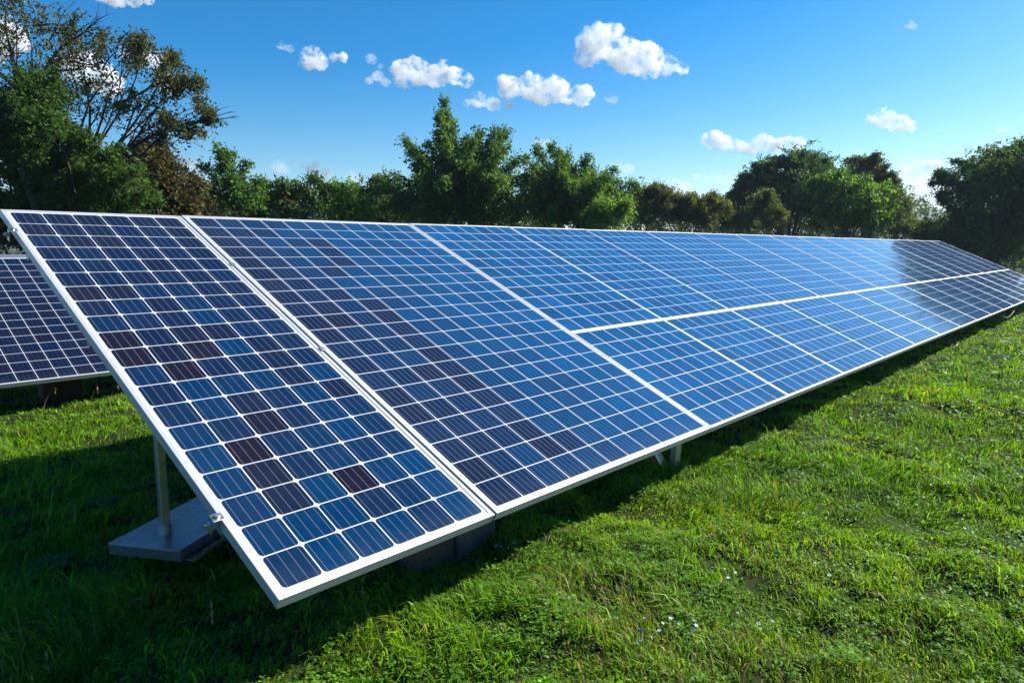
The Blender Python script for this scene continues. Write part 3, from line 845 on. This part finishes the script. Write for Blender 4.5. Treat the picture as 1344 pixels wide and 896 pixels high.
G_DARK = (0.030, 0.062, 0.016); G_MID = (0.045, 0.100, 0.018); G_BRIGHT = (0.075, 0.155, 0.020); G_OLIVE = (0.075, 0.085, 0.028); G_BROWN = (0.090, 0.066, 0.030)
TREES = [
 dict(kind='sparse_tree', label='tall thin leaved tree with brown tinged leaves and bare boughs at the upper left corner', cat='tree', depth=15.0, basex=60, tint=(0.046, 0.060, 0.022),
      blobs=[(30, 35, 46), (85, 62, 40), (55, 110, 46), (128, 100, 38), (150, 62, 26), (175, 90, 30), (205, 100, 28), (228, 128, 22), (190, 150, 38), (150, 150, 40), (235, 108, 14), (258, 112, 10), (262, 140, 12), (272, 155, 10), (215, 165, 22), (5, 80, 46), (10, 5, 40), (-40, 60, 60), (-30, 140, 60), (110, 135, 36), (248, 178, 8), (210, 185, 14), (190, 60, 12), (222, 72, 9)],
      dens=0.13, size=0.072, shoots=1, spray=0.3, nper=8, inner=0.2, clump=0.75, trunk_r=0.085, patchy=((0.075, 0.052, 0.026), 0.2), split=0.4, depthk=0.8, fronds=((250, 165, 288, 157, 5), (232, 130, 262, 106, 5), (212, 110, 224, 62, 5), (180, 92, 150, 42, 6), (90, 60, 122, 28, 4), (200, 70, 236, 82, 4), (225, 165, 262, 180, 4), (160, 60, 186, 50, 4)),
      bare=((60, 90, 120, 38, 0.035, 9), (100, 50, 148, 18, 0.022, 9), (160, 200, 286, 158, 0.045, 9), (190, 175, 255, 188, 0.02, 5), (150, 140, 245, 100, 0.03, 7), (30, 110, 110, 92, 0.06, 6), (20, 130, 10, 10, 0.05, 7), (120, 190, 165, 95, 0.03, 6), (60, 60, 92, 8, 0.02, 6))),
 dict(kind='leafy_tree', label='dense green tree at the far left in front of the bare boughed one', cat='tree', depth=13.0, basex=75, tint=(0.027, 0.058, 0.011), patchy=((0.055, 0.115, 0.015), 0.22),
      blobs=[(60, 165, 62), (108, 195, 55), (25, 215, 60), (135, 240, 52), (85, 250, 60), (165, 262, 36), (-5, 160, 50), (50, 125, 30), (-40, 220, 60), (20, 275, 50), (120, 280, 50), (150, 215, 22), (60, 262, 42), (100, 268, 36), (150, 278, 32), (15, 285, 34), (85, 225, 30)], dens=0.8, grow=0.84, size=0.070, clump=0.32, spray=0.24, nper=9),
 dict(kind='rusty_tree', label='small rusty brown tree between the dense green one and the feathery ones', cat='tree', depth=16.0, basex=212, tint=(0.062, 0.058, 0.024),
      blobs=[(205, 245, 32), (232, 250, 26), (188, 222, 24), (215, 212, 14), (182, 268, 30), (246, 268, 20), (220, 275, 30), (200, 198, 9)], dens=0.55, patchy=((0.070, 0.050, 0.024), 0.4), size=0.09),
 dict(kind='feathery_tree', label='feathery green tree with a thin spire, right of the rusty brown one', cat='tree', depth=20.0, basex=300, tint=G_MID,
      blobs=[(298, 246, 20), (297, 218, 8), (298, 200, 5), (328, 260, 22), (275, 266, 20), (292, 276, 26), (322, 280, 26), (316, 236, 6)], fronds=((300, 250, 297, 190, 6), (302, 240, 322, 206, 6), (295, 240, 272, 214, 6), (320, 260, 348, 232, 6), (290, 260, 262, 240, 6)), dens=0.6, droop=0.7, up=0.5, spray=0.36, nper=11, clump=0.5, shoots=1),
 dict(kind='feathery_tree', label='low green tree with a reddish patch of leaves in its crown', cat='tree', depth=21.0, basex=385, tint=(0.042, 0.085, 0.02),
      blobs=[(362, 254, 19), (390, 247, 18), (410, 234, 9), (352, 275, 26), (385, 274, 28), (415, 266, 22), (345, 240, 7), (428, 246, 7)], dens=0.65, droop=0.6, spray=0.34, nper=11, shoots=1, patchy=((0.085, 0.048, 0.022), 0.07)),
 dict(kind='bright_shrub', label='bright green rounded shrub beside the reddish patched tree', cat='shrub', depth=22.0, basex=455, tint=G_BRIGHT,
      blobs=[(455, 266, 22), (440, 280, 20), (472, 280, 18), (450, 252, 12), (432, 262, 12)], dens=1.0, tree=False, trunk_r=0.07),
 dict(kind='round_tree', label='small round dark olive tree left of the tall spired one', cat='tree', depth=27.0, basex=490, tint=(0.045, 0.065, 0.022),
      blobs=[(490, 262, 26), (474, 272, 22), (512, 266, 24), (495, 243, 11), (508, 282, 24), (485, 285, 22)], dens=1.0, size=0.11),
 dict(kind='spired_tree', label='tallest tree in the middle with feathery upright spires', cat='tree', depth=23.0, basex=592, tint=(0.058, 0.116, 0.024), patchy=((0.085, 0.155, 0.02), 0.2),
      blobs=[(586, 205, 14), (560, 245, 26), (618, 240, 28), (600, 272, 36), (545, 276, 28), (650, 268, 28), (520, 272, 14), (680, 278, 16), (585, 176, 7)],
      arch=(598, 285, [(496, 268), (498, 246), (505, 226), (530, 180), (538, 205), (548, 194), (562, 186), (574, 196), (580, 160), (586, 136), (592, 158), (598, 186), (612, 178), (630, 168), (652, 170), (664, 168), (668, 190), (690, 205), (700, 226), (708, 250), (706, 272)], 85, 5.5),
      size=0.10, dens=0.45, grow=0.85, shoots=0, droop=0.8, up=0.5, spray=0.45, nper=13, trunk_r=0.16),
 dict(kind='spreading_tree', label='wide arching tree just right of the spired one', cat='tree', depth=24.5, basex=745, tint=(0.056, 0.114, 0.022), patchy=((0.085, 0.155, 0.02), 0.18),
      blobs=[(702, 245, 20), (730, 245, 26), (762, 252, 26), (790, 252, 18), (740, 275, 32), (790, 274, 22), (700, 282, 26), (770, 280, 24)],
      arch=(748, 288, [(676, 262), (682, 235), (690, 210), (702, 194), (723, 186), (730, 200), (745, 196), (752, 214), (770, 202), (780, 216), (803, 220), (808, 234), (832, 238), (828, 256), (826, 276)], 75, 5.5),
      size=0.10, dens=0.5, grow=0.88, shoots=0, droop=0.8, up=0.4, spray=0.45, nper=13, trunk_r=0.15),
 dict(kind='bright_shrub', label='yellow green shrub tucked under the wide arching tree', cat='shrub', depth=22.5, basex=795, tint=(0.085, 0.16, 0.022),
      blobs=[(800, 284, 16), (778, 290, 14), (814, 276, 10), (792, 272, 9)], dens=1.0, tree=False, trunk_r=0.06, size=0.09),
 dict(kind='hedge', label='olive brown hedge behind the middle of the front array', cat='hedge', depth=30.0, basex=890, tint=(0.066, 0.084, 0.026),
      blobs=[(838, 282, 20), (850, 262, 12), (865, 278, 22), (872, 258, 11), (895, 284, 20), (888, 262, 8), (918, 285, 19), (940, 286, 19), (960, 288, 17), (905, 270, 8), (928, 268, 6), (948, 270, 6), (858, 252, 6), (835, 258, 8), (938, 260, 3), (910, 262, 4)], dens=1.0, tree=False, trunk_r=0.08, size=0.085, patchy=((0.082, 0.070, 0.030), 0.25), up=0.8, droop=0.1),
 dict(kind='dark_tree', label='dark broad tree left of the bright green one in the right hand group', cat='tree', depth=36.0, basex=1040, tint=(0.032, 0.068, 0.022),
      blobs=[(1010, 246, 34), (1040, 226, 24), (1062, 236, 34), (984, 240, 16), (1075, 262, 36), (1030, 272, 38), (1084, 222, 10), (1046, 210, 10), (1020, 216, 9), (972, 252, 9), (1065, 212, 7), (1000, 222, 9), (978, 270, 18)], dens=1.0, size=0.12, spray=0.5),
 dict(kind='olive_shrub', label='small olive shrub at the foot of the dark broad tree', cat='shrub', depth=31.0, basex=1000, tint=(0.066, 0.082, 0.026),
      blobs=[(1000, 280, 20), (986, 290, 16), (1006, 262, 10), (1018, 290, 14), (998, 258, 6)], dens=1.0, tree=False, trunk_r=0.06, size=0.10),
 dict(kind='slender_tree', label='slender open crowned tree standing behind the bright green one', cat='tree', depth=38.0, basex=1135, tint=(0.055, 0.075, 0.028),
      blobs=[(1130, 226, 18), (1150, 226, 13), (1112, 238, 15), (1146, 212, 7), (1164, 245, 9), (1140, 245, 20), (1126, 212, 6), (1160, 232, 8), (1172, 240, 4)], dens=0.55, size=0.12, trunk_r=0.12),
 dict(kind='bright_tree', label='bright green leafy tree in the right hand group', cat='tree', depth=33.0, basex=1110, tint=(0.070, 0.150, 0.016),
      blobs=[(1105, 262, 28), (1090, 246, 18), (1130, 268, 26), (1090, 284, 26), (1150, 264, 20), (1125, 290, 22), (1072, 240, 9), (1100, 232, 10), (1160, 285, 16)], dens=0.9, size=0.12, droop=0.5, patchy=((0.04, 0.09, 0.015), 0.3)),
 dict(kind='olive_tree', label='low olive green tree sloping down at the right of the bright green one', cat='tree', depth=34.5, basex=1175, tint=(0.065, 0.092, 0.026),
      blobs=[(1166, 274, 24), (1186, 284, 20), (1150, 290, 20), (1192, 299, 8), (1172, 260, 9), (1180, 302, 14)], dens=1.0, spray=0.28, shoots=1, nper=10, size=0.11),
 dict(kind='dark_shrub', label='small dark shrub in the gap between the two groups of trees', cat='shrub', depth=35.0, basex=1218, tint=(0.035, 0.055, 0.020),
      blobs=[(1214, 302, 11), (1230, 306, 11), (1200, 308, 10), (1222, 297, 4), (1210, 296, 4), (1240, 314, 11), (1225, 315, 12)], dens=1.0, spray=0.25, nper=9, shoots=2, tree=False, trunk_r=0.05, size=0.10),
 dict(kind='broad_tree', label='large dark green tree at the right edge past the end of the array', cat='tree', depth=33.0, basex=1300, tint=(0.036, 0.074, 0.018), patchy=((0.075, 0.10, 0.022), 0.15),
      blobs=[(1290, 248, 42), (1262, 256, 28), (1320, 232, 38), (1300, 216, 14), (1345, 262, 50), (1272, 300, 38), (1320, 308, 46), (1244, 240, 15), (1345, 212, 16), (1292, 322, 38), (1385, 268, 62), (1238, 262, 10), (1232, 230, 6), (1270, 222, 10), (1322, 202, 9), (1255, 330, 26), (1340, 335, 40), (1256, 288, 16)], dens=1.0, spray=0.38, shoots=2, size=0.12, trunk_r=0.2),
 dict(kind='brown_thicket', label='brownish thicket low behind the rear array at the left edge', cat='thicket', depth=14.5, basex=10, tint=(0.060, 0.050, 0.022),
      blobs=[(15, 305, 26), (-20, 300, 30), (45, 300, 28), (80, 305, 26), (-60, 305, 30), (115, 308, 26), (150, 308, 26), (185, 305, 24), (230, 308, 22), (270, 308, 22), (0, 275, 24), (25, 285, 22)], dens=1.0, tree=False, trunk_r=0.05, size=0.09, patchy=((0.09, 0.06, 0.03), 0.4)),
]
for T in TREES:
    T = dict(T)
    T['kind'] = T.pop('kind')
    plant(**T)

# far-off wood that closes the gaps low down
P = []
for k in range(7500):
    x = rng.uniform(-45, 75); hgt = 4.9 + 1.3 * vnoise(x, 0, 4, 12) - (4.0 if 34.0 < x < 41 else 0)
    P.append((x, 62 + rng.uniform(-4, 4), rng.uniform(0.1, 1) ** 0.8 * float(hgt)))
P = np.array(P); D = rng.normal(size=P.shape); D[:, 2] += 0.6; D /= np.linalg.norm(D, axis=1)[:, None]
V, C = leaves(P, D, 22, 0.9, 0.28, (0.05, 0.075, 0.025), 0.35, 0.3)
fw = link(bpy.data.objects.new('far_wood', quads_mesh('far_wood', V, C, M_LEAF)))
setprops(fw, 'low dark belt of far woodland seen between the trees', 'woodland', kind='stuff')

# ------------------------------------------------------------------ grass
def grass_field():
    th0, th1 = R(90 - 50), R(90 + 47)
    base_d, r0, rmax = 13000.0, 3.4, 45.0
    n_in = int(base_d * 0.5 * (r0 ** 2 - 1.3 ** 2) * (th1 - th0))
    n_out = int(base_d * r0 ** 2 * math.log(rmax / r0) * (th1 - th0))
    r = np.concatenate([np.sqrt(rng.uniform(1.3 ** 2, r0 ** 2, n_in)), r0 * np.exp(rng.uniform(0, math.log(rmax / r0), n_out))])
    th = rng.uniform(th0, th1, len(r))
    x = r * np.cos(th); y = r * np.sin(th)
    a = (x - B0[0]) * UD[0] + (y - B0[1]) * UD[1]; wv = (x - B0[0]) * WD[0] + (y - B0[1]) * WD[1]
    underneath = (a > 2.6) & (a < US[-1] * S) & (wv > 0.75)
    keep = ~underneath | ((rng.random(len(r)) < 0.22) & (wv < 3.2))
    keep &= ~((wv > W2 + 3.4) & (rng.random(len(r)) > 0.2))
    # thin spots
    thin = vnoise(x, y, 0.42, 21) * 0.45 + vnoise(x, y, 0.12, 22) * 0.55
    keep &= rng.random(len(r)) < np.clip((thin - 0.22) * 3.2, 0.3, 1)
    x, y, r, wv, a = x[keep], y[keep], r[keep], wv[keep], a[keep]
    n = len(x)
    z = terrain(x, y) - 0.004
    far = np.maximum(1, r / r0)
    big = vnoise(x, y, 0.55, 31); fine = vnoise(x, y, 0.16, 32)
    shade = (wv > 0.15) & (wv < 4.3) & (a < 1.4)
    clump = vnoise(x, y, 0.10, 33)
    H = (0.014 + 0.055 * big ** 1.5 + 0.030 * fine) * (0.35 + 1.1 * clump) * rng.uniform(0.5, 1.4, n)
    longb = rng.random(n) < 0.035
    H = np.where(longb, H * 1.9, H)
    H = np.where(shade & (rng.random(n) < 0.08), H * 1.6, H)
    wd = rng.uniform(0.0014, 0.0034, n) * np.where(rng.random(n) < 0.12, 1.9, 1.0) * far ** 0.7
    comb = vnoise(x, y, 1.1, 41) * 2 * math.pi * 1.3
    an = comb + rng.normal(size=n) * 1.1
    lean = np.abs(rng.normal(size=n)) * 0.6 + 0.25
    dx, dy = np.cos(an), np.sin(an)
    fa = rng.uniform(0, 2 * math.pi, n)
    sx, sy = np.cos(fa) * wd, np.sin(fa) * wd
    mid = np.stack([x + dx * H * lean * 0.35, y + dy * H * lean * 0.35, z + H * 0.62], 1)
    tip = np.stack([x + dx * H * lean * 1.15, y + dy * H * lean * 1.15, z + H * (1.0 - 0.25 * lean)], 1)
    b0 = np.stack([x - sx, y - sy, z], 1); b1 = np.stack([x + sx, y + sy, z], 1)
    s3 = np.stack([sx, sy, np.zeros(n)], 1)
    V = np.stack([b0, b1, mid + s3 * 0.8, mid - s3 * 0.8, tip], 1).reshape(-1, 3)
    base = np.arange(n) * 5
    loops = np.stack([base, base + 1, base + 2, base + 3, base + 3, base + 2, base + 4], 1).ravel()
    starts = np.stack([np.arange(n) * 7, np.arange(n) * 7 + 4], 1).ravel()
    totals = np.tile([4, 3], n)
    dry = vnoise(x, y, 0.9, 51) * 0.6 + vnoise(x, y, 0.3, 52) * 0.4
    v = rng.normal(size=(n, 1))
    c1 = np.array([0.115, 0.275, 0.008]); c2 = np.array([0.225, 0.385, 0.011]); c3 = np.array([0.24, 0.20, 0.07])
    m1 = np.clip(vnoise(x, y, 0.7, 61) * 0.9 + rng.normal(size=n) * 0.2, 0, 1)[:, None]
    c = c1 * (1 - m1) + c2 * m1
    dp_ = on_ground(775, 800)
    patch = np.exp(-(((x - dp_[0]) / 0.32) ** 2 + ((y - dp_[1]) / 0.26) ** 2))
    isdry = (rng.random(n) < np.clip((dry - 0.5) * 0.9 + 0.5 * patch, 0.012, 0.6))[:, None]
    isdry |= (longb & (rng.random(n) < 0.3))[:, None]
    c = np.where(isdry, c3, c) * np.exp(0.36 * v)
    C = np.repeat(np.clip(c, 0.003, 0.5), 5, axis=0)
    me = np_mesh('grass', V, loops, starts, totals, M_GRASS, C)
    o = link(bpy.data.objects.new('grass', me))
    setprops(o, 'short bright green grass covering the ground around the arrays', 'grass', kind='stuff')
    return n
ng = grass_field()

def clover_field():
    n = 70000
    r = 1.7 * np.exp(rng.uniform(0, math.log(14 / 1.7), n)); th = rng.uniform(R(42), R(136), n)
    x = r * np.cos(th); y = r * np.sin(th)
    keep = vnoise(x, y, 0.35, 71) * 0.4 + vnoise(x, y, 0.11, 72) * 0.6 > 0.5
    wv = (x - B0[0]) * WD[0] + (y - B0[1]) * WD[1]; keep &= wv < 4.6
    x, y, r = x[keep], y[keep], r[keep]; n = len(x)
    z = terrain(x, y) + rng.uniform(0.015, 0.060, n)
    V = []; 
    sz = rng.uniform(0.006, 0.014, n) * np.maximum(1, r / 4)
    a0 = rng.uniform(0, 2 * math.pi, n)
    allq = []
    for k in range(3):
        a = a0 + k * 2 * math.pi / 3
        d = np.stack([np.cos(a), np.sin(a), rng.uniform(-0.2, 0.5, n)], 1); e = np.stack([-np.sin(a), np.cos(a), rng.normal(size=n) * 0.3], 1)
        p = np.stack([x, y, z], 1)
        s = sz[:, None]
        allq.append(np.stack([p, p + d * s * 0.7 + e * s * 0.5, p + d * s * 1.15, p + d * s * 0.7 - e * s * 0.5], 1))
    V = np.concatenate(allq).reshape(-1, 3)
    c = np.array([0.110, 0.255, 0.012])[None] * np.exp(0.32 * rng.normal(size=(3 * n, 1)))
    o = link(bpy.data.objects.new('clover', quads_mesh('clover', V, np.repeat(c, 4, axis=0), M_GRASS)))
    setprops(o, 'small three leaved clover spread through the lawn', 'clover', kind='stuff')
clover_field()

# ------------------------------------------------------------------ single plants in the lawn
def blade(mb_v, mb_f, mb_c, p, d, H, wd, bend, col, n=6):
    b = len(mb_v)
    side = Vector((-d[1], d[0], 0)).normalized()
    for i in range(n):
        s = i / (n - 1)
        q = Vector(p) + Vector((d[0], d[1], 0)) * (bend * H * s * s) + Vector((0, 0, H * (s - 0.35 * bend * s * s)))
        ww = wd * (1 - s) ** 0.7 + 0.0004
        mb_v.append(tuple(q - side * ww)); mb_v.append(tuple(q + side * ww)); mb_c.append(col); mb_c.append(col)
    for i in range(n - 1):
        mb_f.append((b + 2 * i, b + 2 * i + 1, b + 2 * i + 3, b + 2 * i + 2))

def attr_mesh(name, v, f, c, material):
    me = bpy.data.meshes.new(name); me.from_pydata(v, [], f)
    a = me.attributes.new('tint', 'FLOAT_COLOR', 'POINT')
    a.data.foreach_set('color', np.array([(*x, 1) for x in c], np.float32).ravel())
    me.materials.append(material); me.update()
    return me

def place(x, y):
    p = on_ground(x, y)
    return np.array([p[0], p[1], float(terrain(p[0], p[1]))])

TUFTS = [(105, 850, 26, 0.26, 'tall grass tuft in the shade below the base plate'), (30, 893, 14, 0.2, 'grass tuft in the lower left corner'),
         (480, 838, 12, 0.16, 'tuft of long blades at the near corner of the array'), (1300, 700, 22, 0.12, 'coarse tuft of grass near the right edge of the lawn')]
for (x, y, nb, H, lab) in TUFTS:
    p = place(x, y); v = []; f = []; c = []
    for k in range(nb):
        a = random.uniform(0, 6.28); q = (random.gauss(0, 0.03), random.gauss(0, 0.03), -0.01)
        g = random.uniform(0.7, 1.3)
        blade(v, f, c, q, (math.cos(a), math.sin(a)), H * random.uniform(0.5, 1.15), random.uniform(0.002, 0.004), random.uniform(0.2, 0.9), (0.085 * g, 0.17 * g, 0.022 * g))
    o = link(bpy.data.objects.new('grass_tuft', attr_mesh('grass_tuft', v, f, c, M_GRASS))); o.location = tuple(p)
    setprops(o, lab, 'grass tuft')

STALKS = [(240, 890, 0.30, 'dry straw stalk leaning right below the base plate'), (35, 880, 0.22, 'dry pale stalk in the lower left corner'), (455, 800, 0.18, 'thin dry stalk by the near corner of the array'),
          (58, 545, 0.30, 'pale dry stalk with a drooping head before the rear array'), (118, 540, 0.28, 'bent pale stalk in front of the dark block'), (130, 540, 0.36, 'tall dry stalk right of the dark block'), (145, 538, 0.32, 'short white tipped stalk closest to the front array'),
          (760, 790, 0.14, 'dry straw lying over the brown patch of lawn'), (1335, 590, 0.14, 'reddish dry stalk at the right edge of the lawn'), (1290, 590, 0.12, 'small dry stalk left of the reddish one')]
for (x, y, H, lab) in STALKS:
    p = place(x, y); v = []; f = []; c = []
    a = random.uniform(-0.6, 0.9); col = (0.36, 0.29, 0.15)
    blade(v, f, c, (0, 0, -0.01), (math.cos(a), math.sin(a)), H, 0.0022, random.uniform(0.25, 0.7), col, 8)
    top = Vector(v[-1])
    for k in range(7):
        b = random.uniform(0, 6.28)
        blade(v, f, c, tuple(top - Vector((0, 0, 0.012 * k))), (math.cos(b), math.sin(b)), 0.02, 0.003, 0.8, (0.42, 0.35, 0.2), 3)
    o = link(bpy.data.objects.new('dry_stalk', attr_mesh('dry_stalk', v, f, c, M_DRY))); o.location = tuple(p)
    setprops(o, lab, 'dry stalk')

WEEDS = [(70, 735, 9, 0.13, 'broad leaved weed left of the base plate'), (15, 760, 8, 0.14, 'large leaved weed at the left edge in the shade'), (180, 640, 8, 0.15, 'weed with pale broad leaves behind the post'), (135, 668, 7, 0.12, 'low weed in the shade between post and left edge'), (215, 765, 9, 0.07, 'small leafy weed below the base plate')]
for (x, y, nl, sz, lab) in WEEDS:
    sz *= 0.62; nl += 5
    p = place(x, y); v = []; f = []; c = []
    for k in range(nl):
        a = 2 * math.pi * k / nl + random.uniform(-0.3, 0.3); L = sz * random.uniform(0.7, 1.2); W_ = L * 0.36
        d = Vector((math.cos(a), math.sin(a), 0)); s = Vector((-d.y, d.x, 0)); g = random.uniform(0.75, 1.25); b = len(v)
        rise = random.uniform(0.3, 0.9)
        prof = ((0, 0.05), (0.2, 0.7), (0.45, 1.0), (0.7, 0.8), (0.9, 0.35), (1.0, 0.03))
        for (t_, ww) in prof:
            q = d * (0.02 + L * t_) + Vector((0, 0, 0.01 + L * rise * (t_ - 0.75 * t_ * t_)))
            for sgn in (-1, 0, 1):
                v.append(tuple(q + s * W_ * ww * sgn + Vector((0, 0, abs(sgn) * W_ * ww * 0.35)))); c.append((0.07 * g, 0.16 * g, 0.035 * g))
        for i in range(5):
            for j in range(2):
                q0 = b + i * 3 + j
                f.append((q0, q0 + 1, q0 + 4, q0 + 3))
    o = link(bpy.data.objects.new('broadleaf_weed', attr_mesh('broadleaf_weed', v, f, c, M_GRASS))); o.location = tuple(p)
    setprops(o, lab, 'weed')

# little white flowers
M_PETAL, t, p = mat('white_petals'); p.inputs['Base Color'].default_value = (0.50, 0.54, 0.60, 1); p.inputs['Roughness'].default_value = 0.6
fv = []; ff = []; fm = []
for k in range(5):
    a = 2 * math.pi * k / 5; d = Vector((math.cos(a), math.sin(a), 0)); s = Vector((-d.y, d.x, 0)); b = len(fv)
    for (t_, ww, zz) in ((0.1, 0.12, 0), (0.6, 0.36, 0.12), (1.0, 0.18, 0.05)):
        fv.append(d * t_ * 0.011 + s * ww * 0.011 + Vector((0, 0, 0.068 + zz * 0.011))); fv.append(d * t_ * 0.011 - s * ww * 0.011 + Vector((0, 0, 0.068 + zz * 0.011)))
    ff += [(b, b + 1, b + 3, b + 2), (b + 2, b + 3, b + 5, b + 4)]; fm += [0, 0]
mbf = MB(); mbf.add(fv, ff, 0); mbf.tube([(0, 0, -0.02), (0.002, 0.001, 0.03), (0, 0, 0.0675)], 0.0009, 4, 1)
FL = [((1085, 765), 26, 6, 'small white flower in the cluster at the lower right of the lawn'), ((985, 825), 30, 5, 'small white flower in the cluster by the bottom edge right of centre'), ((860, 845), 34, 7, 'small white flower in the cluster at the bottom centre of the lawn'),
      ((905, 845), 22, 5, 'small white flower right beside the bottom centre cluster'), ((950, 775), 20, 5, 'small white flower in the cluster left of the lower right one'), ((1230, 640), 28, 4, 'small white flower in the sparse cluster at the right side'),
      ((1190, 720), 30, 4, 'small white flower in the sparse cluster below the right side one'), ((880, 655), 22, 3, 'small white flower just past the shadow edge near the V shaped leg'), ((655, 735), 12, 4, 'small white flower at the shadow edge near the concrete block'),
      ((1060, 690), 40, 3, 'small white flower scattered in the middle of the lawn')]
fmesh = None
for (cx_, cy_), sp_, n_, lab in FL:
    for k in range(int(n_ * 1.6)):
        p = place(cx_ + random.gauss(0, sp_ * 0.6), min(893, cy_ + random.gauss(0, sp_ * 0.35)))
        if fmesh is None:
            o = mbf.build('white_flower', [M_PETAL, M_GROUND]); fmesh = o.data
        else:
            o = link(bpy.data.objects.new('white_flower', fmesh))
        o.location = tuple(p + np.array([0, 0, -0.005])); s = random.uniform(0.45, 0.9)
        o.scale = (s, s, 0.95); o.rotation_euler = (random.gauss(0, 0.5), random.gauss(0, 0.5), random.uniform(0, 6.28))
        setprops(o, lab, 'flower', 'white flowers in the lawn')

# cable drooping from the far lower edge
e0 = np.array(slope(6.5 * S, 0.03 * S, -0.05, ZB)); e1 = np.array(slope(7.6 * S, 0.03 * S, -0.05, ZB))
wp = [Vector(world_of(*(e0 * (1 - s) + e1 * s)[:2], float((e0 * (1 - s) + e1 * s)[2] - 0.9 * s * (1 - s)))) for s in np.linspace(0, 1, 14)]
mb = MB(); o0 = wp[0]; mb.tube([q - o0 for q in wp], 0.009, 6)
setprops(mb.build('cable', M_BLACK, loc=o0, smooth=True), 'black cable drooping under the far lower edge of the front array', 'cable')
